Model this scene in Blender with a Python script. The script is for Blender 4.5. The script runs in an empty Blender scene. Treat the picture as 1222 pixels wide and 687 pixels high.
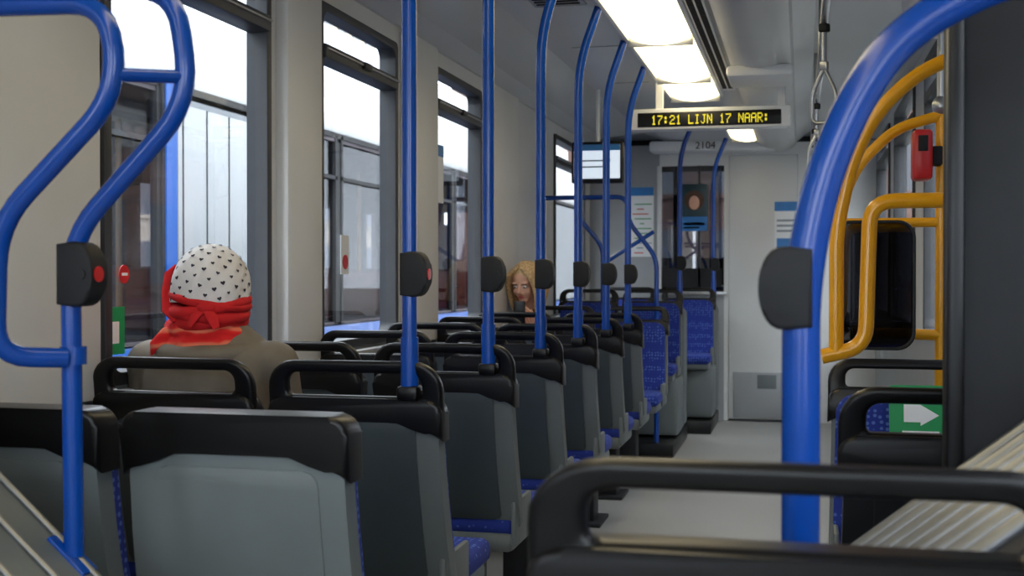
import bpy, bmesh, math, random
from mathutils import Vector, Matrix
random.seed(4)
C = bpy.context.scene.collection

# ------------------------------------------------------------ materials
def srgb(r,g,b):
    f=lambda c:(c/255/12.92) if c/255<=.04045 else ((c/255+.055)/1.055)**2.4
    return (f(r),f(g),f(b),1)
def mat(name,col,rough=.5,metal=0,var=.06,scale=18,bump=0,emit=None,estr=0,coat=0,spec=.5):
    m=bpy.data.materials.new(name); m.use_nodes=True
    nt=m.node_tree; p=nt.nodes['Principled BSDF']
    p.inputs['Roughness'].default_value=rough; p.inputs['Metallic'].default_value=metal
    p.inputs['Coat Weight'].default_value=coat
    p.inputs['Specular IOR Level'].default_value=spec
    c=srgb(*col)
    tc=nt.nodes.new('ShaderNodeTexCoord'); n=nt.nodes.new('ShaderNodeTexNoise')
    n.inputs['Scale'].default_value=scale; n.inputs['Detail'].default_value=4
    nt.links.new(tc.outputs['Object'],n.inputs['Vector'])
    r=nt.nodes.new('ShaderNodeValToRGB')
    r.color_ramp.elements[0].position=.3; r.color_ramp.elements[1].position=.7
    r.color_ramp.elements[0].color=tuple(x*(1-var) for x in c[:3])+(1,)
    r.color_ramp.elements[1].color=tuple(min(1,x*(1+var)) for x in c[:3])+(1,)
    nt.links.new(n.outputs['Fac'],r.inputs['Fac']); nt.links.new(r.outputs['Color'],p.inputs['Base Color'])
    if bump:
        b=nt.nodes.new('ShaderNodeBump'); b.inputs['Strength'].default_value=bump; b.inputs['Distance'].default_value=.004
        nt.links.new(n.outputs['Fac'],b.inputs['Height']); nt.links.new(b.outputs['Normal'],p.inputs['Normal'])
    if emit:
        p.inputs['Emission Color'].default_value=srgb(*emit); p.inputs['Emission Strength'].default_value=estr
    return m
def fabric():
    m=mat('blue_moquette',(40,70,160),.9,var=.1); nt=m.node_tree; p=nt.nodes['Principled BSDF']
    tc=nt.nodes['Texture Coordinate']
    v=nt.nodes.new('ShaderNodeTexVoronoi'); v.inputs['Scale'].default_value=55; v.inputs['Randomness'].default_value=.35
    nt.links.new(tc.outputs['Object'],v.inputs['Vector'])
    r=nt.nodes.new('ShaderNodeValToRGB'); e=r.color_ramp.elements
    e[0].position=.22; e[0].color=srgb(84,112,190); e[1].position=.34; e[1].color=srgb(28,50,138)
    nt.links.new(v.outputs['Distance'],r.inputs['Fac']); nt.links.new(r.outputs['Color'],p.inputs['Base Color'])
    return m
def glass(name,fac=.07,tint=(1,1,1,1)):
    m=bpy.data.materials.new(name); m.use_nodes=True; nt=m.node_tree; nt.nodes.clear()
    o=nt.nodes.new('ShaderNodeOutputMaterial'); mx=nt.nodes.new('ShaderNodeMixShader')
    t=nt.nodes.new('ShaderNodeBsdfTransparent'); g=nt.nodes.new('ShaderNodeBsdfGlossy')
    t.inputs['Color'].default_value=tint; g.inputs['Roughness'].default_value=.02
    mx.inputs[0].default_value=fac
    nt.links.new(t.outputs[0],mx.inputs[1]); nt.links.new(g.outputs[0],mx.inputs[2]); nt.links.new(mx.outputs[0],o.inputs[0])
    return m
def scarfmat():
    m=mat('scarf_wool',(215,35,30),.95,var=.15,bump=.5,scale=60); nt=m.node_tree; p=nt.nodes['Principled BSDF']
    tc=nt.nodes['Texture Coordinate']; w=nt.nodes.new('ShaderNodeTexWave'); w.bands_direction='Z'
    w.inputs['Scale'].default_value=9; w.inputs['Distortion'].default_value=5; w.inputs['Detail'].default_value=2
    nt.links.new(tc.outputs['Object'],w.inputs['Vector'])
    r=nt.nodes.new('ShaderNodeValToRGB'); e=r.color_ramp.elements
    e[0].position=.0; e[0].color=srgb(200,20,24); e[1].position=1; e[1].color=srgb(228,120,90)
    x=e.new(.60); x.color=srgb(216,34,30)
    nt.links.new(w.outputs['Color'],r.inputs['Fac']); nt.links.new(r.outputs['Color'],p.inputs['Base Color'])
    return m
def floormat():
    m=mat('speckled_vinyl',(150,150,148),.45,var=.1,scale=5); nt=m.node_tree; p=nt.nodes['Principled BSDF']
    tc=nt.nodes['Texture Coordinate']; v=nt.nodes.new('ShaderNodeTexNoise'); v.inputs['Scale'].default_value=260
    nt.links.new(tc.outputs['Object'],v.inputs['Vector'])
    r=nt.nodes.new('ShaderNodeValToRGB'); e=r.color_ramp.elements
    e[0].position=.36; e[0].color=srgb(108,108,106); e[1].position=.55; e[1].color=srgb(158,157,154)
    nt.links.new(v.outputs['Fac'],r.inputs['Fac']); nt.links.new(r.outputs['Color'],p.inputs['Base Color'])
    return m
BLUE=mat('blue_enamel',(6,68,160),.25,coat=.25,var=.03,spec=.4)
YEL=mat('yellow_enamel',(244,172,14),.3,coat=.3,var=.03)
BLACK=mat('black_plastic',(11,11,13),.36,var=.1,spec=.35)
DARK=mat('dark_rubber',(30,31,34),.6,var=.1,spec=.3)
SHELL=mat('grey_seat_shell',(104,111,112),.45,var=.08,scale=6,spec=.4)
SLATE=mat('slate_seat_panel',(66,75,79),.4,var=.1,scale=6,spec=.4)
FAB=fabric()
WALL=mat('wall_laminate',(214,215,214),.45,var=.03,scale=3)
WALLD=mat('wall_grey_laminate',(152,155,158),.5,var=.04,scale=3)
CEIL=mat('ceiling_panel',(200,202,202),.36,var=.02,scale=3)
FLOOR=floormat()
FRAME=mat('window_rubber_frame',(46,48,52),.45,var=.08)
GLASS=glass('window_glass',.10,(.93,.95,.96,1))
GLASSD=glass('tinted_glass',.12,(.42,.44,.47,1))
GLASSC=glass('cab_glass',.12,(.62,.64,.67,1))
SMOKE=glass('smoked_screen',.10,(.16,.16,.18,1))
LAMP=mat('lamp_diffuser',(255,246,225),.4,var=.0,emit=(255,236,190),estr=4.2)
ALU=mat('brushed_aluminium',(178,180,182),.32,metal=.85,var=.08)
RIB=mat('worn_rib_metal',(128,130,132),.35,metal=.75,var=.1)
WHITE=mat('white_paint',(232,234,235),.4,var=.02)
RED=mat('red_plastic',(200,25,25),.35,var=.05)
GREEN=mat('green_sticker',(20,150,85),.4,var=.03)
SKIN=mat('skin',(224,172,145),.55,var=.05,scale=30)
LIP=mat('lips',(176,84,80),.5)
EYEW=mat('eye_white',(235,232,228),.3,var=0)
IRIS=mat('iris',(60,45,35),.3)
HAIRB=mat('blonde_hair',(206,172,124),.6,var=.4,scale=90,bump=.6)
HAIRD=mat('brown_hair',(80,52,35),.6,var=.3,scale=90,bump=.6)
JACK=mat('olive_grey_jacket',(112,104,92),.75,var=.1,scale=14,bump=.4)
COAT=mat('black_coat',(30,30,34),.8,var=.2,scale=20)
JEAN=mat('dark_trousers',(35,40,58),.85,var=.15)
SHOE=mat('shoe_leather',(30,26,24),.5)
HAT=mat('white_cotton',(216,212,211),.85,var=.05,scale=25,bump=.35)
HEART=mat('heart_print',(45,42,55),.85,var=.05)
SCARF=scarfmat()
REDC=mat('red_cotton',(200,20,26),.85,var=.12,scale=30,bump=.4)
DSHELL=mat('dark_seat_shell',(30,32,36),.4,var=.08,spec=.35)
# ------------------------------------------------------------ mesh builder
class B:
    def __init__(s): s.bm=bmesh.new(); s.mats=[]
    def mi(s,m):
        if m not in s.mats: s.mats.append(m)
        return s.mats.index(m)
    def add(s,bm,m,M=None):
        i=s.mi(m)
        if M is not None: bmesh.ops.transform(bm,matrix=M,verts=bm.verts)
        bmesh.ops.recalc_face_normals(bm,faces=bm.faces)
        for f in bm.faces: f.material_index=i; f.smooth=True
        me=bpy.data.meshes.new('t'); bm.to_mesh(me); bm.free()
        s.bm.from_mesh(me); bpy.data.meshes.remove(me)
    def box(s,x0,x1,y0,y1,z0,z1,m,bev=0,M=None,seg=2):
        bm=bmesh.new(); bmesh.ops.create_cube(bm,size=1)
        for v in bm.verts:
            v.co=Vector(((x0+x1)/2+v.co.x*(x1-x0),(y0+y1)/2+v.co.y*(y1-y0),(z0+z1)/2+v.co.z*(z1-z0)))
        if bev: bmesh.ops.bevel(bm,geom=bm.edges[:],offset=bev,segments=seg,profile=.5,affect='EDGES')
        s.add(bm,m,M)
    def sweep(s,pts,r,m,n=14,M=None,cap=True,flat=1.0):
        pts=[Vector(p) for p in pts]; N=len(pts)
        rs=r if isinstance(r,(list,tuple)) else [r]*N
        bm=bmesh.new(); rings=[]
        t0=(pts[1]-pts[0]).normalized()
        u=t0.orthogonal().normalized()
        for i,p in enumerate(pts):
            t=((pts[min(i+1,N-1)]-p).normalized()+(p-pts[max(i-1,0)]).normalized())
            if t.length<1e-6: t=t0
            t.normalize(); u=(u-t*u.dot(t)).normalized(); w=t.cross(u)
            rings.append([bm.verts.new(p+(u*math.cos(a)+w*math.sin(a)*flat)*rs[i]) for a in [2*math.pi*k/n for k in range(n)]])
        for a,b in zip(rings,rings[1:]):
            for k in range(n): bm.faces.new((a[k],a[(k+1)%n],b[(k+1)%n],b[k]))
        if cap: bm.faces.new(rings[0][::-1]); bm.faces.new(rings[-1])
        s.add(bm,m,M)
    def ell(s,c,r,m,M=None,seg=24,ring=16):
        bm=bmesh.new(); bmesh.ops.create_uvsphere(bm,u_segments=seg,v_segments=ring,radius=1)
        for v in bm.verts: v.co=Vector((c[0]+v.co.x*r[0],c[1]+v.co.y*r[1],c[2]+v.co.z*r[2]))
        s.add(bm,m,M)
    def plate(s,out,y0,y1,m,bev=0,hole=None,deform=None,M=None,cuts=()):
        bm=bmesh.new(); n=len(out)
        f=[bm.verts.new((x,y0,z)) for x,z in out]; b=[bm.verts.new((x,y1,z)) for x,z in out]
        for k in range(n): bm.faces.new((f[k],f[(k+1)%n],b[(k+1)%n],b[k]))
        if hole:
            hf=[bm.verts.new((x,y0,z)) for x,z in hole]; hb=[bm.verts.new((x,y1,z)) for x,z in hole]
            for k in range(n):
                j=(k+1)%n
                bm.faces.new((hf[k],hb[k],hb[j],hf[j])); bm.faces.new((f[k],hf[k],hf[j],f[j])); bm.faces.new((b[k],b[j],hb[j],hb[k]))
            loops=[f,b,hf,hb]
        else:
            bm.faces.new(f); bm.faces.new(b[::-1]); loops=[f,b]
        if bev:
            es=[]
            for L in loops:
                for k in range(n): es.append(bm.edges.get((L[k],L[(k+1)%n])))
            bmesh.ops.bevel(bm,geom=[e for e in es if e],offset=bev,segments=3,profile=.5,affect='EDGES')
        for z in cuts:
            bmesh.ops.bisect_plane(bm,geom=bm.verts[:]+bm.edges[:]+bm.faces[:],plane_co=(0,0,z),plane_no=(0,0,1))
        if deform:
            for v in bm.verts: v.co=deform(v.co)
        s.add(bm,m,M)
    def tri(s,pts,m):
        bm=bmesh.new(); bm.faces.new([bm.verts.new(p) for p in pts]); s.add(bm,m)
    def obj(s,name,loc=(0,0,0),rot=(0,0,0),parent=None,angle=38,remesh=0,smooth=0,subs=0):
        me=bpy.data.meshes.new(name); s.bm.to_mesh(me); s.bm.free()
        for m in s.mats: me.materials.append(m)
        try: me.set_sharp_from_angle(angle=math.radians(angle))
        except Exception: pass
        o=bpy.data.objects.new(name,me); C.objects.link(o); o.location=loc; o.rotation_euler=rot
        if parent: o.parent=parent
        if remesh:
            r=o.modifiers.new('r','REMESH'); r.mode='VOXEL'; r.voxel_size=remesh; r.use_smooth_shade=True
        if smooth:
            r=o.modifiers.new('s','SMOOTH'); r.factor=.5; r.iterations=smooth
        return o
def rrect(x0,x1,z0,z1,rt,rb=None,k=7):
    rb=rt if rb is None else rb; P=[]
    for cx,cz,r,a0 in ((x1-rb,z0+rb,rb,-90),(x1-rt,z1-rt,rt,0),(x0+rt,z1-rt,rt,90),(x0+rb,z0+rb,rb,180)):
        for i in range(k): 
            a=math.radians(a0+90*i/(k-1)); P.append((cx+r*math.cos(a),cz+r*math.sin(a)))
    return P
def fillet(pts,rad,k=7):
    pts=[Vector(p) for p in pts]; out=[pts[0]]
    for i in range(1,len(pts)-1):
        a,b,c=pts[i-1],pts[i],pts[i+1]; d1=(a-b); d2=(c-b)
        r=min(rad,d1.length*.49,d2.length*.49); p=b+d1.normalized()*r; q=b+d2.normalized()*r
        for j in range(k):
            t=j/(k-1); out.append(p*(1-t)**2+b*2*t*(1-t)+q*t*t)
    out.append(pts[-1]); return out
def inst(o,name,loc,rotz=0,scale=(1,1,1)):
    n=bpy.data.objects.new(name,o.data); C.objects.link(n); n.location=loc; n.rotation_euler=(0,0,rotz); n.scale=scale
    return n
def empty(name,loc=(0,0,0),rotz=0):
    e=bpy.data.objects.new(name,None); C.objects.link(e); e.location=loc; e.rotation_euler=(0,0,rotz); return e

XL,XR=-1.80,.60; Y0,Y1=-1.6,10.5
# ------------------------------------------------------------ shell
b=B(); b.box(XL-.06,XR+.06,Y0-.06,Y1+.9,-.08,0,FLOOR); b.obj('floor')
prof=[(-1.86,2.38),(-1.78,2.38),(-1.70,2.44),(-1.34,2.475),(-1.22,2.43),(-1.12,2.385),(-.86,2.365),(-.40,2.365)]
for i in range(0,9):
    a=math.radians(180+180*i/8); prof.append((-.205+.165*math.cos(a),2.365+.085*math.sin(a)))
prof+=[(.0,2.40),(.06,2.45),(.34,2.45),(.46,2.40),(.58,2.38),(.66,2.38),(.66,2.62),(-1.86,2.62)]
b=B(); bm=bmesh.new(); n=len(prof)
A=[bm.verts.new((x,Y0-.06,z)) for x,z in prof]; Bv=[bm.verts.new((x,Y1+.06,z)) for x,z in prof]
for k in range(n): bm.faces.new((A[k],A[(k+1)%n],Bv[(k+1)%n],Bv[k]))
bm.faces.new(A); bm.faces.new(Bv[::-1]); b.add(bm,CEIL)
for y in [i*1.15-1 for i in range(10)]:
    b.box(-1.10,-.86,y,y+.006,2.362,2.366,WALLD)
b.obj('ceiling',angle=25)
def wall(name,xa,xb,spans,z0=.95,z1=2.30):
    b=B(); b.box(xa,xb,Y0,Y1,0,z0,WALLD); b.box(xa,xb,Y0,Y1,z1,2.385,WALL)
    ys=[Y0]+[v for s in spans for v in s]+[Y1]
    for i in range(0,len(ys),2): b.box(xa,xb,ys[i],ys[i+1],z0,z1,WALL)
    return b
LS=[(-1.2,.4),(2.87,3.91),(4.35,5.27),(5.85,6.77),(8.9,10.2)]
b=wall('wall_left',XL-.06,XL,LS)
for ya,yb in ((3.97,4.29),(5.33,5.79),(6.83,7.55),(2.25,2.80)):
    b.box(XL-.005,XL+.05,ya,yb,.02,2.37,WALL,.015)
for i in range(12):
    b.sweep([(XL+.049,2.30,1.0+i*.11),(XL+.054,2.30,1.0+i*.11)],.006,ALU,8)
b.box(XL-.002,XL+.05,Y0,Y1,.88,.94,WALLD,.01)
b.obj('wall_left')
RS=[(3.0,4.5),(5.0,6.3),(6.9,8.3),(8.8,10.2),(-.9,.9),(1.05,1.9)]
b=wall('wall_right',XR,XR+.06,sorted(RS)); b.obj('wall_right')
b=B(); b.box(XL-.06,XL+.55,Y0-.06,Y0,0,2.5,WALL); b.box(XR-.5,XR+.06,Y0-.06,Y0,0,2.5,WALL); b.box(XL+.55,XR-.5,Y0-.06,Y0,0,1.0,WALL); b.box(XL+.55,XR-.5,Y0-.06,Y0,2.3,2.5,WALL)
b.box(XL+.55,XR-.5,Y0-.04,Y0-.036,1.0,2.3,GLASS); b.obj('wall_back')
def window(i,x,ya,yb,z0=.95,z1=2.30,transom=2.11,g=GLASS):
    b=B(); w=.035
    xa,xb=x-.035,x+.045
    b.plate(rrect(ya,yb,z0,z1,.03),-xb,-xa,FRAME,.004,hole=rrect(ya+w,yb-w,z0+w,z1-w,.05),M=Matrix.Rotation(math.radians(90),4,'Z'))
    if transom:
        b.box(xa,xb+.012,ya+w*.8,yb-w*.8,transom-.028,transom+.028,FRAME,.008)
        b.box(xb-.005,xb+.02,ya+w,yb-w,transom+.004,transom+.012,ALU,.002)
        b.box(xb,xb+.03,(ya+yb)/2-.04,(ya+yb)/2+.04,transom-.01,transom+.02,BLACK,.005)
    b.box(x-.004,x,ya+w*.8,yb-w*.8,z0+w*.8,z1-w*.8,g)
    b.obj('window_%d'%i)
k=1
for ya,yb in LS: window(k,XL-.03,ya,yb); k+=1
for ya,yb in RS[1:]:
    window(k,XR+.02,ya,yb); k+=1
b=B(); x=XR+.02
for ya,yb in ((3.0,3.74),(3.76,4.5)):
    b.box(x-.03,x+.03,ya,ya+.07,.02,2.3,DARK,.01); b.box(x-.03,x+.03,yb-.07,yb,.02,2.3,DARK,.01)
    b.box(x-.03,x+.03,ya,yb,.02,.35,DARK,.01); b.box(x-.03,x+.03,ya,yb,2.2,2.3,DARK,.01)
    b.box(x-.004,x+.004,ya+.07,yb-.07,.35,2.2,GLASSD)
b.obj('door_1')
b=B(); b.box(.37,.588,2.5,4.9,2.14,2.375,WHITE,.05,seg=4); b.obj('door_header_cover')
# ------------------------------------------------------------ far bulkhead + cab door
b=B(); y=Y1
def bh(x0,x1,z0,z1,m=WALL,t=.06,o=0,bev=0): b.box(x0,x1,y-o,y+t,z0,z1,m,bev)
bh(XL,-1.19,0,2.36,WALLD); bh(-1.19,-.64,0,1.10,WALLD); bh(-1.19,-.64,2.18,2.36,WALL)
bh(-.64,-.60,0,2.36,WALL); bh(-.60,-.03,2.26,2.36,WALL); bh(-.03,XR,0,2.36,WALL)
bh(-1.21,-.62,1.07,1.10,ALU,0,.03,.006); bh(-1.21,-1.17,1.10,2.18,WALL,0,.02,.006)
b.box(-1.25,-.2,y-.25,y,2.28,2.37,WHITE,.02)
b.obj('wall_front')
b=B(); b.box(-.598,-.032,y-.012,y+.03,.02,2.255,WALL,.008); b.box(-.56,-.07,y-.02,y-.01,.03,.42,WALLD,.004)
b.box(-.13,-.10,y-.06,y-.012,1.0,1.14,BLACK,.008); b.box(-.36,-.2,y-.022,y-.01,.28,.4,SHELL,.004)
b.obj('door_2')
b=B(); b.box(-1.17,-.66,y+.03,y+.036,1.12,2.17,GLASSC)
b.box(-.86,-.84,y+.0,y+.03,1.10,2.18,FRAME); b.box(-1.17,-.66,y,y+.03,1.14,1.30,DARK); b.obj('window_%d'%k)
b=B(); b.box(XL,XR,Y1+.85,Y1+.9,0,1.4,DARK); b.box(XL,XR,Y1+.85,Y1+.9,2.2,2.62,DARK); b.box(-1.16,-1.08,Y1+.85,Y1+.9,1.4,2.3,DARK); b.box(-1.1,-.2,Y1+.45,Y1+.8,.0,1.15,DARK,.04)
b.box(XL,XR,Y1+.86,Y1+.87,1.4,2.2,GLASSC); b.box(XL-.06,XL,Y1+.06,Y1+.9,0,2.62,WALLD); b.box(XR,XR+.06,Y1+.06,Y1+.9,0,2.62,WALLD); b.box(XL-.06,XR+.06,Y1+.06,Y1+.9,2.5,2.62,WALLD); b.obj('driver_cab')
def poster(name,x0,x1,z0,z1,yy,base,parts):
    b=B(); b.box(x0,x1,yy-.004,yy,z0,z1,base,.001)
    for (a,c,d,e,m) in parts:
        X0=x0+(x1-x0)*a; X1=x0+(x1-x0)*c; Z0=z0+(z1-z0)*d; Z1=z0+(z1-z0)*e
        b.box(X0,X1,yy-.006,yy-.004,Z0,Z1,m)
    return b
PB=mat('poster_blue',(40,120,190),.4); PW=mat('poster_white',(235,238,240),.4,var=.01); PT=mat('poster_teal',(25,60,70),.4,var=.4,scale=9)
PG=mat('poster_grey_text',(140,150,160),.5)
pb=poster('x',-1.00,-.78,1.62,2.02,y-.03,PT,[(0,1,0,.3,PB),(.1,.9,.12,.18,PW),(.1,.7,.05,.09,PW)])
pb.ell((-.89,y-.036,1.86),(.045,.004,.06),SKIN); pb.ell((-.89,y-.034,1.88),(.085,.003,.085),HAIRD)
pb.obj('advert_poster')
poster('x',-.22,-.03,1.42,1.86,y-.013,PW,[(0,1,.82,1,PB),(.1,.9,.62,.66,PG),(.1,.9,.52,.56,PG),(.1,.8,.42,.46,PG),(.1,.9,.1,.3,PB)]).obj('notice_poster')
L=[(.0,1,.88,1,PB)]+[(random.uniform(.05,.5),random.uniform(.5,.95),z,z+.015,random.choice([PG,PB,GREEN,RED])) for z in [i*.07+.05 for i in range(11)]]
poster('x',-1.44,-1.24,1.40,2.0,y-.001,PW,L).obj('route_map_poster')
def text(name,s,loc,size,m,parent=None,rot=(math.pi/2,0,0),sx=1):
    c=bpy.data.curves.new(name,'FONT'); c.body=s; c.size=size; c.align_x='CENTER'; c.align_y='CENTER'; c.extrude=.001
    o=bpy.data.objects.new(name,c); C.objects.link(o); o.location=loc; o.rotation_euler=rot; o.scale=(sx,1,1); c.materials.append(m)
    if parent: o.parent=parent
    return o
text('carriage_number_sign','2104',(-.78,y-.255,2.322),.085,DARK)

# LED sign
LED=mat('led_yellow',(200,190,40),.5,var=0,emit=(232,214,44),estr=1.0)
sg=empty('led_destination_sign',(-.51,6.95,2.125))
b=B(); b.box(-.455,.455,-.03,.08,-.055,.065,WHITE,.012); b.box(-.40,.40,-.035,-.028,-.04,.042,BLACK,.004)
b.box(-.3,-.26,.0,.04,.06,.235,WHITE); b.box(.38,.42,.0,.04,.06,.24,WHITE)
b.obj('housing',parent=sg)
G={'1':["00100","01100","00100","00100","00100","00100","01110"],'7':["11111","00001","00010","00100","01000","01000","01000"],
':':["00000","01100","01100","00000","01100","01100","00000"],'2':["01110","10001","00001","00110","01000","10000","11111"],
'L':["10000","10000","10000","10000","10000","10000","11111"],'I':["01110","00100","00100","00100","00100","00100","01110"],
'J':["00111","00010","00010","00010","00010","10010","01100"],'N':["10001","11001","10101","10101","10011","10001","10001"],
'A':["01110","10001","10001","11111","10001","10001","10001"],'R':["11110","10001","10001","11110","10100","10010","10001"],' ':["00000"]*7}
b=B(); s="17:21 LIJN 17 NAAR:"; p=.0058; W=len(s)*6*p; x=-W/2+.01
for ch in s:
    for r_,row in enumerate(G[ch]):
        for c_,v in enumerate(row):
            if v=='1': b.box(x+c_*p,x+c_*p+p*.84,-.038,-.035,.026-(r_+1)*p*1.3,.026-r_*p*1.3-p*.2,LED)
    x+=6*p
b.obj('led_text',parent=sg)
# ------------------------------------------------------------ ceiling lamps, grille, duct
def lamp(y0,y1,xa=-.79,xb=-.49,zt=2.364):
    b=B(); N=10; bm=bmesh.new(); R=[]
    for yy in (y0,y1):
        R.append([bm.verts.new((xa+(xb-xa)*i/N,yy,zt-.045*math.sin(math.pi*i/N)**.6 if 0<i<N else zt)) for i in range(N+1)])
    for i in range(N): bm.faces.new((R[0][i],R[0][i+1],R[1][i+1],R[1][i]))
    b.add(bm,LAMP)
    b.box(xa-.02,xa,y0,y1,zt-.02,zt,WHITE,.004); b.box(xb,xb+.02,y0,y1,zt-.02,zt,WHITE,.004)
    b.box(xa,xb,y1-.008,y1,zt-.050,zt,ALU,.002)
    return b.obj('ceiling_lamp')
yy=-1.2
while yy<6.6: lamp(yy,yy+1.148); yy+=1.15
lamp(6.85,7.6); lamp(9.0,10.0,-.55,-.3)
b=B(); b.box(-.465,-.385,-1.2,7.4,2.35,2.364,WHITE,.003)
yy=2.0
while yy<7.3:
    for c in (0,1): b.box(-.455+.035*c,-.43+.035*c,yy,yy+.018,2.346,2.352,DARK)
    yy+=.032
b.obj('ceiling_air_grille')
def vent(name,x0,x1,y0,y1,z):
    b=B(); b.box(x0,x1,y0,y1,z-.008,z+.003,WALLD,.004); n=9
    for i in range(n):
        a=y0+.02+(y1-y0-.04)*i/n; b.box(x0+.02,x1-.02,a,a+.012,z-.012,z-.006,DARK)
    b.obj(name)
vent('ceiling_vent',-1.08,-.86,4.5,4.95,2.364); vent('ceiling_vent',.08,.32,4.2,4.9,2.446)
b=B(); b.box(-.37,-.04,6.2,6.6,2.24,2.30,WHITE,.02); b.obj('ceiling_duct_cover')
b=B(); b.sweep(fillet([(.075,3.2,2.445),(.075,3.2,2.12),(.075,8.6,2.12),(.075,8.6,2.445)],.08),.014,ALU)
for yy in (5.0,6.8): b.sweep([(.075,yy,2.445),(.075,yy,2.12)],.011,ALU)
b.sweep(fillet([(.09,2.6,2.44),(.09,3.0,2.25),(.075,4.2,2.12)],.1),.013,ALU)
b.obj('strap_rail')
def strap(yy):
    b=B(); b.sweep([(0,0,0),(0,0,-.14)],.009,ALU,8,flat=.4); b.box(-.016,.016,-.016,.016,-.03,.0,DARK,.006)
    b.box(-.014,.014,-.01,.01,-.16,-.13,ALU,.004)
    loop=fillet([(0,0,-.15),(.045,0,-.24),(.045,0,-.34),(-.045,0,-.34),(-.045,0,-.24),(0,0,-.15)],.03)
    b.sweep(loop,.007,ALU,10); b.obj('hanging_strap',(.075,yy,2.107),(0,0,random.uniform(-.5,.5)))
for yy in (4.3,6.3,7.4,8.2): strap(yy)
# ------------------------------------------------------------ seats
def lean(v):
    z=v.z; return Vector((v.x*(1+.05*max(0,min(1,(.9-z)/.4))),v.y+(1.04-z)*.2-.02*math.sin(math.pi*max(0,min(1,(z-.46)/.5))),z))
CUT=[.55,.62,.7,.78,.86]
def make_seat(handle=True,SH=SHELL,SL=SLATE,side=False):
    b=B()
    b.plate(rrect(-.21,.21,.46,.965 if not handle else .94,.05,.035),0,.05,SH,.012,deform=lean,cuts=CUT)
    if handle: b.plate(rrect(-.155,.155,.50,.90,.02),-.005,.01,SL,.004,deform=lean,cuts=CUT)
    else: b.plate(rrect(-.16,.16,.47,.90,.03),-.003,.01,SH,.003,deform=lean,cuts=CUT)
    b.plate(rrect(-.2,.2,.50,.94,.06,.02),.045,.088,FAB,.016,deform=lean,cuts=CUT)
    top=.952 if handle else 1.0; z0=.895 if handle else .925; hw=.222
    P=[]
    for i in range(13): 
        t=-1+2*i/12; P.append((t*hw,z0-.045*abs(t)**6))
    for i in range(7): a=math.radians(90*i/6); P.append((hw-.035+.035*math.cos(a),top-.035+.035*math.sin(a)))
    for i in range(7): a=math.radians(90+90*i/6); P.append((-hw+.035+.035*math.cos(a),top-.035+.035*math.sin(a)))
    b.plate(P,-.012,.07 if not handle else .06,BLACK,.011,deform=lean)
    if handle:
        b.plate(rrect(-.222,.222,.90,1.042,.07,.01),-.002,.03,BLACK,.010,hole=rrect(-.172,.172,.956,1.012,.026,.014),deform=lean)
    b.box(-.21,.21,.10,.55,.445,.515,FAB,.028,seg=4)
    b.box(-.2,.2,.09,.52,.40,.46,SH,.02)
    b.box(-.212,-.195,.08,.3,.42,.56,SH,.008); b.box(.195,.212,.08,.3,.42,.56,SH,.008)
    if side:
        b.box(-.225,.225,-.30,.02,.01,.90,SH,.05,seg=4); b.box(-.223,.223,.0,.40,.01,.42,SH,.03)
    else:
        b.box(-.05,.05,.22,.36,.012,.41,DARK,.01); b.box(-.09,.09,.16,.44,0,.02,DARK,.004)
    return b
ma=make_seat(True).obj('tram_seat',(-1.05,2.745,0))
P=.75
rows=[2.745+P*i for i in range(6)]
inst(ma,'tram_seat',(-1.535,rows[0],0))
for r in rows[1:]:
    for x in (-1.05,-1.535): inst(ma,'tram_seat',(x,r,0))
mb=make_seat(False).obj('tram_seat',(-.995,1.995,0))
inst(mb,'tram_seat',(-1.485,1.995,0))
for x in (-1.05,-1.535): inst(ma,'tram_seat',(x,7.9,0),math.pi)
mc=make_seat(True,side=True).obj('tram_seat',(-1.06,8.95,.1),(0,0,math.pi))
inst(mc,'tram_seat',(-1.535,8.95,.1),math.pi)
for x in (-.90,-1.39): inst(mc,'tram_seat',(x,10.1,.1),math.pi)
b=B(); b.box(XL+.001,-.84,8.25,9.30,0,.10,BLACK,.01); b.box(XL+.001,-.68,9.56,10.45,0,.10,BLACK,.01); b.obj('seat_podium')
md=make_seat(True,DSHELL,DSHELL).obj('tram_seat',(.29,2.32,0)) 
inst(ma,'tram_seat',(.30,3.75,0),math.pi,(1,1,.96))
inst(md,'tram_seat',(0.0,1.2,0),0,(1.24,1.15,1.022))
b=B(); b.plate(rrect(-.085,.085,-.085,.085,.012),-.001,.002,GREEN,0)
b.box(-.045,.0,-.003,-.001,-.02,.03,PW); b.plate([(0,-.03),(.05,0),(0,.03)],-.003,-.001,PW); b.box(-.05,.05,-.003,-.001,-.06,-.045,PW)
b.obj('priority_seat_sticker',(.33,3.615,.85),(math.radians(-12),0,0))
# ------------------------------------------------------------ poles
def button(b,x,y,z,s=1,red=True):
    P=[]
    for i in range(15):
        a=math.radians(-90+180*i/14); P.append((x+s*(.012+.038*max(0,math.cos(a))**.7),z+.054*math.sin(a)))
    P+=[(x-s*.018,z+.05),(x-s*.018,z-.05)]
    b.plate(P,y-.024,y+.024,DARK,.006)
    if red: b.sweep([(x+s*.047,y-.004,z),(x+s*.052,y-.004,z)],.013,RED,16)
    b.sweep([(x+s*.03,y-.024,z),(x+s*.03,y-.026,z)],.009,DARK,12)
for i,r in enumerate(rows):
    b=B(); x=-.907; y=r+.012
    if i<2: b.sweep([(x,y,.97),(x,y,2.362)],.0175,BLUE,20)
    else: b.sweep(fillet([(x,y,.97),(x,y,2.12),(x+.085,y,2.358)],.12),.0175,BLUE,20)
    b.sweep([(x,y,.965),(x,y,1.10)],.0215,BLUE,20); b.box(x-.026,x+.026,y-.026,y+.03,.95,.985,BLACK,.008)
    button(b,x,y,1.25,1,i<1)
    b.obj('grab_pole')
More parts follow.
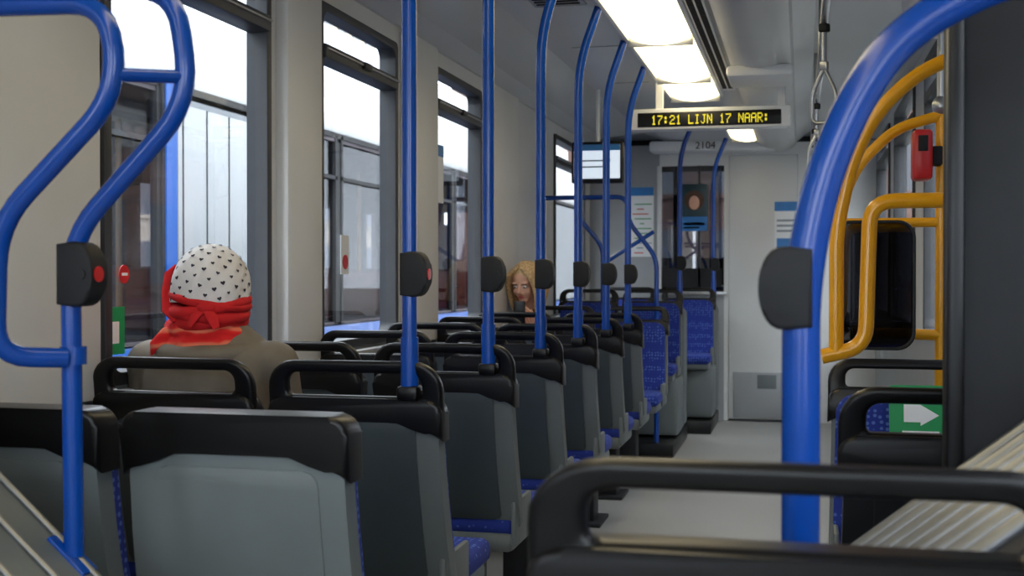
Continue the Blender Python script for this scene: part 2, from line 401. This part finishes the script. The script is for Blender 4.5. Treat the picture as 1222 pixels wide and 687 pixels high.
for (x,y,z0,x2) in ((-.865,8.94,1.10,-.77),(-.70,10.09,1.10,-.60)):
    b=B(); b.sweep(fillet([(x,y,z0),(x,y,2.12),(x2,y,2.362)],.12),.0175,BLUE,16); b.sweep([(x,y,1.07),(x,y,1.2)],.0215,BLUE); button(b,x,y,1.33,1,False)
    b.obj('grab_pole')
b=B(); y=8.3
b.sweep(fillet([(-1.78,y,1.78),(-1.16,y,1.78),(-1.16,y,1.62),(-.96,y,1.36),(-.96,y,.10)],.08),.016,BLUE)
b.sweep(fillet([(-1.50,y,1.78),(-1.50,y,1.64),(-1.33,y,1.44),(-1.33,y,.10)],.08),.016,BLUE)
b.sweep([(-1.33,y,1.32),(-.98,y,1.54)],.014,BLUE)
b.obj('grab_rail')
b=B()
b.sweep(fillet([(-1.795,1.70,1.69),(-1.05,1.70,1.672),(-1.035,1.70,1.53),(-1.25,1.70,1.33),(-1.256,1.70,1.118),(-1.18,1.78,1.112)],.07),.0165,BLUE,20)
b.sweep(fillet([(-1.795,1.80,1.735),(-.99,1.80,1.715),(-.965,1.80,1.53),(-1.185,1.80,1.31),(-1.18,1.80,.78)],.075),.0165,BLUE,20)
b.sweep([(-1.037,1.70,1.56),(-.975,1.80,1.57)],.011,BLUE); b.sweep([(-1.18,1.80,1.10),(-1.18,1.80,1.13)],.022,BLUE)
b.box(-1.225,-1.135,1.775,1.819,.775,.787,BLUE,.004,Matrix.Translation((-1.18,1.8,.785))@Matrix.Rotation(math.radians(41),4,'Y')@Matrix.Translation((1.18,-1.8,-.785)))
button(b,-1.18,1.80,1.25); b.obj('articulation_grab_hoop')
b=B()
b.sweep(fillet([(0.0,1.62,0.0),(0.0,1.62,1.22),(.012,1.62,1.31),(.032,1.62,1.39),(.067,1.62,1.473),(.109,1.62,1.538),(.162,1.62,1.58),(.25,1.62,1.62),(.595,1.62,1.66)],.06),.0245,BLUE,24)
b.sweep([(0,1.62,0),(0,1.62,.02)],.05,BLUE,24)
button(b,-.004,1.615,1.232,-1,False); b.obj('articulation_grab_hoop')
def wedge(name,p0,p1,ya,yb,wallx,rr,sp,base):
    b=B(); (x0,z0),(x1,z1)=p0,p1
    P=[(x0,0),(x0,z0),(x1,z1),(wallx,z1),(wallx,0)]
    b.plate(P,ya,yb,base,.004)
    d=Vector((x1-x0,0,z1-z0)); nrm=Vector((-d.z,0,d.x)).normalized()
    if nrm.z<0: nrm=-nrm
    n=int((yb-ya)/sp)
    for i in range(n):
        yy=yb-.02-i*sp
        q0=Vector((x0,yy,z0))+d*.02+nrm*.003; q1=Vector((x0,yy,z0))+d*.98+nrm*.003
        b.sweep([q0,q1],rr,RIB,10)
    b.obj(name)
wedge('ribbed_joint_cover',(-1.0,.624),(-1.5,1.058),1.25,1.82,XL+.001,.006,.085,SHELL)
wedge('ribbed_joint_cover',(.06,.79),(.59,1.214),1.47,2.0,XR-.002,.014,.062,DARK)
b=B(); b.box(.235,.598,2.04,2.2,.02,2.38,DARK,.015); b.box(.225,.25,2.02,2.06,.02,2.38,BLACK,.006); b.obj('articulation_column')
# ------------------------------------------------------------ yellow rails by the door
b=B()
b.sweep(fillet([(.595,3.12,1.43),(.165,3.12,1.43),(.155,3.12,1.07),(.05,3.12,1.045)],.06),.019,YEL,18)
b.sweep(fillet([(.595,3.12,1.82),(.40,3.12,1.79),(.28,3.12,1.745),(.18,3.12,1.65),(.12,3.12,1.53),(.085,3.12,1.36),(.085,3.12,1.05)],.06),.018,YEL,18)
b.obj('yellow_door_rail')
b=B()
b.sweep([(.445,4.2,0),(.445,4.2,1.80)],.018,YEL,18); b.sweep([(.445,4.2,0),(.445,4.2,.02)],.04,YEL)
b.ell((.445,4.2,1.80),(.03,.03,.035),ALU); b.sweep([(.445,4.2,1.80),(.445,4.2,2.135)],.014,ALU)
b.sweep(fillet([(.445,4.2,1.77),(.30,4.2,1.73),(.18,4.2,1.61),(.12,4.2,1.46),(.11,4.2,1.06),(.445,4.2,1.05)],.06),.018,YEL,18)
b.sweep([(.13,4.2,1.42),(.445,4.2,1.42)],.016,YEL)
b.obj('yellow_door_rail')
b=B(); b.plate(rrect(.10,.34,1.02,1.41,.05),4.0,4.008,SMOKE,0); b.plate(rrect(.09,.35,1.01,1.42,.055),3.995,4.013,BLACK,.003,hole=rrect(.10,.34,1.02,1.41,.05))
for s_ in (.14,.30): b.box(s_-.012,s_+.012,4.01,4.18,1.08,1.10,BLACK)
b.obj('draught_screen')
b=B(); b.box(.44,.56,3.0,3.10,1.48,1.76,BLACK,.01); b.box(.50,.585,3.03,3.09,1.5,1.74,DARK); b.box(.455,.545,2.995,3.0,1.62,1.74,DARK,.002)
b.obj('ticket_validator')
b=B(); b.box(.345,.405,4.05,4.15,1.55,1.71,RED,.012); b.box(.36,.39,4.045,4.05,1.64,1.69,DARK,.002); b.box(.40,.44,4.1,4.17,1.6,1.66,DARK,.004); b.obj('emergency_box')
SCR=mat('screen_glow',(225,235,245),.3,var=.02,emit=(215,232,250),estr=.7)
b=B(); b.box(-1.46,-1.12,7.80,7.86,1.84,2.11,BLACK,.012); b.box(-1.44,-1.14,7.795,7.80,1.87,2.09,SCR)
b.box(-1.44,-1.14,7.792,7.796,2.05,2.09,PB); b.box(-1.42,-1.2,7.792,7.796,1.98,1.99,PG); b.box(-1.42,-1.24,7.792,7.796,1.94,1.95,PG)
b.sweep([(-1.29,7.84,2.1),(-1.29,7.84,2.45)],.014,WHITE); b.obj('passenger_information_screen')
b=B(); b.box(XL-.028,XL-.026,5.9,6.12,1.62,1.92,PW); b.box(XL-.0255,XL-.0245,5.9,6.12,1.86,1.92,PB); b.obj('window_notice')
b=B(); b.box(XL-.028,XL-.026,4.66,4.75,1.25,1.41,PW); b.sweep([(XL-.025,4.705,1.30),(XL-.023,4.705,1.30)],.03,RED,20); b.obj('window_sticker')
b=B(); b.sweep([(XL-.028,3.03,1.25),(XL-.026,3.03,1.25)],.026,RED,20); b.box(XL-.0255,XL-.0245,3.015,3.045,1.246,1.254,PW); b.obj('window_sticker')
b=B(); b.box(XL-.028,XL-.026,2.915,3.03,1.03,1.16,GREEN); b.box(XL-.0255,XL-.0245,2.95,3.0,1.06,1.12,PW); b.obj('exit_sticker')

# ------------------------------------------------------------ people
def heart(c,n,up,s):
    n=n.normalized(); r=up.cross(n).normalized(); u=n.cross(r)
    pts=[]
    for i in range(14):
        t=2*math.pi*i/14; x=16*math.sin(t)**3; z=13*math.cos(t)-5*math.cos(2*t)-2*math.cos(3*t)-math.cos(4*t)
        pts.append(c+r*x*s/16+u*z*s/16)
    return pts
def head(parent,loc,rot):
    e=bpy.data.objects.new('head',None); C.objects.link(e); e.parent=parent; e.location=loc; e.rotation_euler=rot
    b=B(); b.ell((0,-.012,.03),(.074,.092,.085),SKIN); b.ell((0,.022,-.03),(.058,.066,.075),SKIN); b.ell((0,.055,-.085),(.03,.028,.024),SKIN)
    b.sweep([(0,.075,.02),(0,.095,-.012),(0,.103,-.026)],[.008,.011,.013],SKIN,10); b.ell((0,.092,-.031),(.018,.012,.009),SKIN)
    for s in (-1,1):
        b.ell((s*.074,-.005,-.005),(.010,.018,.030),SKIN); b.ell((s*.036,.058,-.03),(.022,.02,.022),SKIN); b.ell((s*.032,.07,.028),(.024,.014,.008),SKIN)
    b.sweep([(0,-.02,-.05),(0,-.03,-.17)],[.05,.052],SKIN,20)
    b.obj('skull_face',parent=e,remesh=.005,smooth=4)
    b=B(); b.ell((0,.082,-.056),(.023,.008,.0045),LIP); b.ell((0,.081,-.063),(.019,.008,.0055),LIP)
    for s in (-1,1):
        b.ell((s*.031,.073,.006),(.013,.011,.008),EYEW); b.ell((s*.031,.082,.006),(.006,.004,.006),IRIS)
        b.sweep([(s*.015,.085,.024),(s*.032,.087,.029),(s*.048,.078,.024)],[.002,.003,.0015],HAIRD,8)
    b.obj('facial_features',parent=e)
    return e
def hand(b,o,fwd,nrm,side,curl=.8,m=SKIN,s=1.0):
    o=Vector(o); f=Vector(fwd).normalized(); n=Vector(nrm); n=(n-f*n.dot(f)).normalized(); sd=Vector(side); sd=(sd-f*sd.dot(f)-n*sd.dot(n)).normalized()
    for k in range(4):
        off=(1.5-k)*.020*s
        b.sweep([o+sd*off*.55,o+f*.05*s+sd*off*.9,o+f*.088*s+sd*off],[.014*s,.0135*s,.011*s],m,10)
        L=[.038,.042,.040,.031][k]*s; p=o+f*.086*s+sd*off; a=0; pts=[p]
        for j in range(3):
            a+=curl*(.55 if j==0 else .75); d=f*math.cos(a)+n*math.sin(a); p=p+d*L*[1,.68,.52][j]; pts.append(p)
        b.sweep(pts,[.0095*s,.0088*s,.0078*s,.006*s],m,10)
    p=o+sd*.022*s+f*.012*s; d1=(sd*.7+f*.7+n*.25).normalized(); d2=(sd*.15+f*.9+n*.5).normalized()
    b.sweep([p,p+d1*.042*s,p+d1*.042*s+d2*.032*s,p+d1*.042*s+d2*.055*s],[.014*s,.011*s,.0095*s,.007*s],m,10)
def loft(b,rings,m,n=28,e=2.3):
    bm=bmesh.new(); R=[]
    for (cx,cy,z,rx,ry) in rings:
        L=[]
        for k in range(n):
            a=2*math.pi*k/n; c,s_=math.cos(a),math.sin(a)
            L.append(bm.verts.new((cx+rx*math.copysign(abs(c)**(2/e),c),cy+ry*math.copysign(abs(s_)**(2/e),s_),z)))
        R.append(L)
    for a,q in zip(R,R[1:]):
        for k in range(n): bm.faces.new((a[k],a[(k+1)%n],q[(k+1)%n],q[k]))
    bm.faces.new(R[0][::-1]); bm.faces.new(R[-1]); b.add(bm,m)
def person(name,loc,rotz,jm,sw,hz,arms,leanf=0.0,fat=1.0,hold=False,drop=.235):
    e=empty(name,loc,rotz); sh=hz-drop
    b=B(); L=leanf
    loft(b,[(0,0,.50,.17*fat,.13),(0,.0,.56,.185*fat,.15),(0,L*.2,.68,.17*fat,.125*fat),(0,L*.5,.82,.18*fat,.13*fat),(0,L*.8,sh-.07,sw*.93,.125*fat),(0,L*.95,sh-.01,sw*.88,.11*fat),(0,L,sh+.030,sw*.68,.095),(0,L,sh+.055,.105,.08),(0,L,sh+.075,.07,.065)],jm)
    for s in (-1,1):
        S=Vector((s*sw*.86,L*.9,sh-.045)); E=Vector((s*(sw+.005),arms[0],arms[1])); W=Vector((s*arms[2],arms[3],arms[4]))
        pts=[]; rs=[]
        for i in range(9):
            t=i/8
            if t<.5: pts.append(S.lerp(E,t*2)); rs.append((.062-.012*t*2)*fat)
            else: pts.append(E.lerp(W,(t-.5)*2)); rs.append((.05-.014*(t-.5)*2)*fat)
        b.sweep(pts,rs,jm,16); b.ell(S,(.066*fat,.066*fat,.06*fat),jm); b.ell(E,(.052*fat,.052*fat,.052*fat),jm)
    b.obj('jacket',parent=e,remesh=.010,smooth=5)
    b=B()
    for s in (-1,1):
        b.sweep([(s*.09,.02,.60),(s*.10,.22,.595),(s*.11,.42,.575),(s*.11,.455,.53),(s*.11,.45,.42),(s*.11,.43,.25),(s*.11,.42,.10)],[.095,.088,.07,.066,.062,.056,.045],JEAN,16)
    b.ell((0,.0,.59),(.17,.14,.085),JEAN)
    b.obj('trousers',parent=e,remesh=.010,smooth=3)
    b=B()
    for s in (-1,1):
        b.ell((s*.11,.47,.045),(.045,.12,.04),SHOE); b.box(s*.11-.04,s*.11+.04,.36,.57,.0,.022,BLACK,.008); b.sweep([(s*.11,.42,.05),(s*.11,.42,.13)],[.05,.048],SHOE)
    b.obj('shoes',parent=e)
    b=B()
    for s in (-1,1):
        W=Vector((s*arms[2],arms[3],arms[4])); E=Vector((s*(sw+.02),arms[0],arms[1])); d=(W-E).normalized()
        if hold: hand(b,W-d*.005,d*.5+Vector((0,.2,.6)),(-s*.6,-.5,.0),(-s*.3,-.6,.5),1.0)
        else: hand(b,W-d*.005,d*.6+Vector((-s*.15,.6,-.1)),(0,0,-1),(-s,0,0),.35)
    b.obj('hands',parent=e)
    return e
w=person('woman_in_headscarf',(-1.555,3.02,0),math.radians(3),JACK,.20,1.215,(.05,.72,.11,.30,.68),.0,1.12,drop=.165)
b=B()
def ringpts(rx,ry,cz,tilt,tx=0,n=40): return [(rx*math.cos(2*math.pi*k/n),-.012+ry*math.sin(2*math.pi*k/n),cz+tilt*math.sin(2*math.pi*k/n)+tx*math.cos(2*math.pi*k/n)) for k in range(n+1)]
b.sweep(ringpts(.125,.105,1.045,.01),.030,JACK,12); b.obj('jacket_collar',parent=w,remesh=.008,smooth=3)
h=head(w,(0,.0,1.215),(math.radians(-6),0,math.radians(8)))
CR=(.104,.119,.116); CZ=.0
b=B(); N=24; bm=bmesh.new(); R=[]
def cap_pt(ph,a,i=8):
    rr=1+.018*math.sin(a*7+ph*4)*min(1,ph)+.008*math.sin(a*15+ph*9)*min(1,ph); r_=math.sin(ph) if ph<math.pi/2 else math.sin(ph)*.3+.7
    sag=.012*math.sin(ph)
    return Vector((CR[0]*r_*rr*math.cos(a),-.014+CR[1]*r_*rr*math.sin(a),CZ+CR[2]*math.cos(ph)+sag*math.sin(a)))
for i in range(1,N+1):
    ph=math.radians(111)*i/N
    R.append([bm.verts.new(cap_pt(ph,2*math.pi*k/72)) for k in range(72)])
top=bm.verts.new((0,-.014,CZ+CR[2]))
for k in range(72): bm.faces.new((top,R[0][k],R[0][(k+1)%72]))
for i in range(N-1):
    for k in range(72): bm.faces.new((R[i][k],R[i+1][k],R[i+1][(k+1)%72],R[i][(k+1)%72]))
b.add(bm,HAT)
for i in range(125):
    zf=1-(i+.5)/125*1.32; a=i*2.39996; ph=math.acos(max(-1,min(1,zf)))
    if ph<.12: continue
    p0=cap_pt(ph,a); n=(cap_pt(ph+.05,a)-p0).cross(cap_pt(ph,a+.05)-p0)
    n.normalize()
    if n.dot(p0-Vector((0,-.014,0)))<0: n=-n
    b.tri(heart(p0+n*.0025,n,Vector((random.uniform(-.5,.5),0,1)),random.uniform(.0050,.0068)),HEART)
b.obj('headscarf_cap',parent=h)
b=B()
b.sweep(ringpts(.098,.113,-.036,.018,-.020),.012,REDC,10); b.sweep(ringpts(.094,.108,-.050,.024,.012),.016,REDC,10); b.sweep(ringpts(.088,.100,-.066,.024,-.012),.018,REDC,10); b.sweep(ringpts(.080,.092,-.084,.022,.006),.018,REDC,10)
b.sweep([(-.090,-.03,.055),(-.108,-.035,.03),(-.108,-.04,-.02),(-.098,-.06,-.07),(-.07,-.08,-.10)],[.006,.014,.019,.020,.010],REDC,10,flat=.6)
b.ell((.02,-.124,-.066),(.026,.017,.018),REDC); b.sweep([(.02,-.125,-.066),(.04,-.134,-.09),(.052,-.130,-.12)],[.010,.017,.010],REDC,10,flat=.5); b.sweep([(.02,-.125,-.066),(-.005,-.134,-.09),(-.02,-.130,-.115)],[.010,.015,.008],REDC,10,flat=.5)
b.obj('headscarf_band',parent=h)
b=B()
for (rx,ry,cz,tl,tx,r_) in ((.080,.084,1.112,.01,.01,.022),(.094,.094,1.092,-.008,-.012,.026),(.100,.10,1.064,.0,.008,.028),(.092,.092,1.044,.0,-.008,.022)):
    pts=[(p[0]-.006,p[1]+.012,p[2]) for p in ringpts(rx,ry,cz,tl,tx)]
    b.sweep(pts,[r_*(1+.12*math.sin(k*1.3+cz*90)) for k in range(len(pts))],SCARF,12)
b.sweep([(-.09,-.07,1.10),(-.11,-.085,1.06),(-.125,-.07,1.02)],[.02,.030,.02],SCARF,10,flat=.6)
b.obj('scarf',parent=w,remesh=.005,smooth=2)
w=person('blonde_woman',(-1.61,7.42,0),math.radians(178),COAT,.165,1.19,(.10,.78,.05,.30,.93),.14,.95,True)
h=head(w,(0.02,.20,1.195),(math.radians(-22),0,math.radians(-10)))
b=B()
b.ell((0,-.025,.042),(.084,.096,.086),HAIRB)
for s in (-1,1):
    for j in range(8):
        yy=.066-.022*j
        b.sweep([(s*.012,yy*.6,.118),(s*.064,yy,.08),(s*(.086+.004*math.sin(j*3)),yy-.010,.01),(s*(.088+.008*math.sin(j*2)),yy-.016,-.06),(s*(.080+.006*math.sin(j*5)),yy-.010,-.125),(s*.068,yy,-.16)],[.012,.016,.016,.017,.014,.005],HAIRB,8)
for j in range(7):
    x=-.06+.02*j; b.sweep([(x,-.09,.08),(x*1.1,-.112,0),(x*1.15,-.112,-.08),(x,-.095,-.15)],[.018,.021,.02,.008],HAIRB,8)
b.obj('hair',parent=h)
b=B(); b.box(-.036,.036,.40,.41,.95,1.09,BLACK,.006); b.obj('mobile_phone',parent=w)

# ------------------------------------------------------------ outside
ASPH=mat('street_paving',(100,100,98),.9,var=.15,scale=2)
b=B(); b.box(-90,60,-40,130,-.5,-.35,ASPH); b.obj('ground')
TW=mat('tram_white_paint',(226,230,233),.35,var=.02); TB=mat('tram_blue_paint',(20,80,160),.35,var=.02)
TP=mat('tram_grey_panel',(116,121,126),.45,var=.04,scale=2); TI=mat('tram_interior_dark',(70,64,70),.8,var=.5,scale=1.5); TR=mat('tram_red_seat',(130,30,36),.8); MA=mat('maroon_trim',(80,30,38),.6)
TGL=glass('tram_side_glass',.05,(.60,.61,.65,1))
b=B(); X=-3.6; XB=-6.0
b.box(XB,X,-3,20,.0,.85,TB,.03); b.box(XB,X,-3,20,2.36,3.0,TW,.08); b.box(-5.8,X-.15,-2.8,19.8,3.0,3.3,TW,.05)
b.box(XB,X-.02,-2.9,19.9,-.3,.0,DARK); b.box(X-.01,X+.008,-2.9,19.9,2.33,2.37,DARK)
wins=[(-2.5,1.0),(1.3,3.2),(5.2,6.35),(7.95,9.1),(9.18,10.6),(10.9,12.4),(12.48,14.3),(14.6,17.5)]
ys=[-3]+[v for s in wins for v in s]+[20]
for i in range(0,len(ys),2):
    b.box(X-.06,X,ys[i],ys[i+1],.85,2.36,TP if ys[i+1]-ys[i]>.6 else DARK)
b.box(X-.002,X+.01,6.55,7.75,.95,2.26,WALLD,.004)
for yy in (6.6,6.9,7.2,7.5,7.72): b.box(X+.008,X+.014,yy,yy+.012,.95,2.26,DARK)
for ya,yb in wins:
    b.box(X-.03,X-.025,ya,yb,.85,2.36,TGL)
    for t in (ya,yb-.04): b.box(X-.02,X+.008,t,t+.04,.85,2.36,DARK)
    b.box(X-.02,X+.008,ya,yb,2.0,2.03,DARK)
b.box(XB,XB+.05,-3,20,.85,1.25,TI); b.box(XB,XB+.05,-3,20,2.1,2.36,TI)
yy=-3
while yy<20: b.box(XB,XB+.05,yy,yy+1.15,1.25,2.1,TI); yy+=1.5
b.box(XB,X,-3,20,2.3,2.36,TI); b.box(XB,X,-3,20,.85,.87,TI)
for i in range(18):
    y0=-2+i*1.15
    b.box(-4.35,-3.8,y0,y0+.12,.87,1.28,TR if i%3 else DARK,.04); b.box(-5.6,-5.0,y0,y0+.12,.87,1.32,MA,.04)
    if i%2==0: b.sweep([(-4.5,y0+.2,.87),(-4.5,y0+.2,2.3)],.022,YEL,10)
for yy in (5.45,5.95): b.sweep([(-3.7,yy,.87),(-3.7,yy,2.3)],.028,YEL,10)
b.sweep(fillet([(-3.7,5.45,1.3),(-3.7,5.95,1.3)],.1),.022,YEL,10)
b.sweep(fillet([(-3.75,8.1,1.2),(-3.75,8.1,1.7),(-3.75,8.6,1.9)],.2),.028,YEL,10)
b.box(X-.01,X+.03,6.38,6.50,.3,2.4,TB); b.box(X,X+.02,6.35,6.38,.3,2.36,DARK)
b.obj('tram_carriage')
BR=mat('pale_stone',(150,138,122),.9,var=.1,scale=.4); RO=mat('slate_roof',(90,92,98),.8,var=.1); BWI=mat('building_window',(60,62,68),.5,var=.2,scale=.5)
def building(x0,x1,y0,y1,h,side,m=BR,dome=False):
    b=B(); b.box(x0,x1,y0,y1,-.35,h,m); fx=x1 if side>0 else x0
    b.box(x0-.4,x1+.4,y0-.4,y1+.4,h,h+.5,m,.1); b.box(x0+.8,x1-.8,y0+.8,y1-.8,h+.5,h+2.4,RO,.5)
    z=1
    while z<h-2.4:
        yy=y0+1
        while yy<y1-1.6:
            b.box(fx-.08,fx+.08,yy,yy+1.3,z,z+2,BWI); b.box(fx-.15,fx+.15,yy-.1,yy+1.4,z-.2,z,m); b.box(fx-.12,fx+.12,yy-.1,yy+1.4,z+2,z+2.2,m); yy+=2.4
        xx=x0+1
        while xx<x1-1.6:
            b.box(xx,xx+1.3,y0-.08,y0+.08,z,z+2,BWI); b.box(xx-.1,xx+1.4,y0-.15,y0+.15,z-.2,z,m); xx+=2.4
        z+=3.4
    if dome:
        yc=(y0+y1)/2; xc=(x0+x1)/2; b.sweep([(xc,yc,h),(xc,yc,h+4)],3,m,20); b.ell((xc,yc,h+4),(3.1,3.1,3.6),RO); b.sweep([(xc,yc,h+7),(xc,yc,h+10)],.4,m)
    b.obj('street_building')
building(-38,-28,58,78,21,1,dome=True)
DB=mat('darkening_brick',(84,62,54),.9,var=.2,scale=3)
building(12,22,-10,44,9,-1,DB)  # made-up block added to darken the outlook through the right-hand door and windows
building(-14,8,48,60,12,1,DB)  # invented block ahead of the cab, added to dim its overbright window

# ------------------------------------------------------------ world, camera
w=bpy.data.worlds.new('overcast'); bpy.context.scene.world=w; w.use_nodes=True; nt=w.node_tree
bg=nt.nodes['Background']; tc=nt.nodes.new('ShaderNodeTexCoord'); sp=nt.nodes.new('ShaderNodeSeparateXYZ'); r=nt.nodes.new('ShaderNodeValToRGB')
r.color_ramp.elements[0].color=(.84,.91,1,1); r.color_ramp.elements[1].color=(.94,.97,1,1)
nt.links.new(tc.outputs['Generated'],sp.inputs[0]); nt.links.new(sp.outputs['Z'],r.inputs['Fac']); nt.links.new(r.outputs['Color'],bg.inputs['Color'])
bg.inputs['Strength'].default_value=9.0
cam=bpy.data.cameras.new('camera'); co=bpy.data.objects.new('camera',cam); C.objects.link(co)
cam.sensor_width=36; cam.lens=36*1450/1222; co.location=(0,0,1.25)
co.rotation_euler=(math.radians(90-.652),0,math.radians(13.385)); cam.clip_start=.05; cam.clip_end=500
cam.dof.use_dof=True; cam.dof.focus_distance=3.6; cam.dof.aperture_fstop=5.6
bpy.context.scene.camera=co
bpy.context.scene.view_settings.view_transform='Standard'
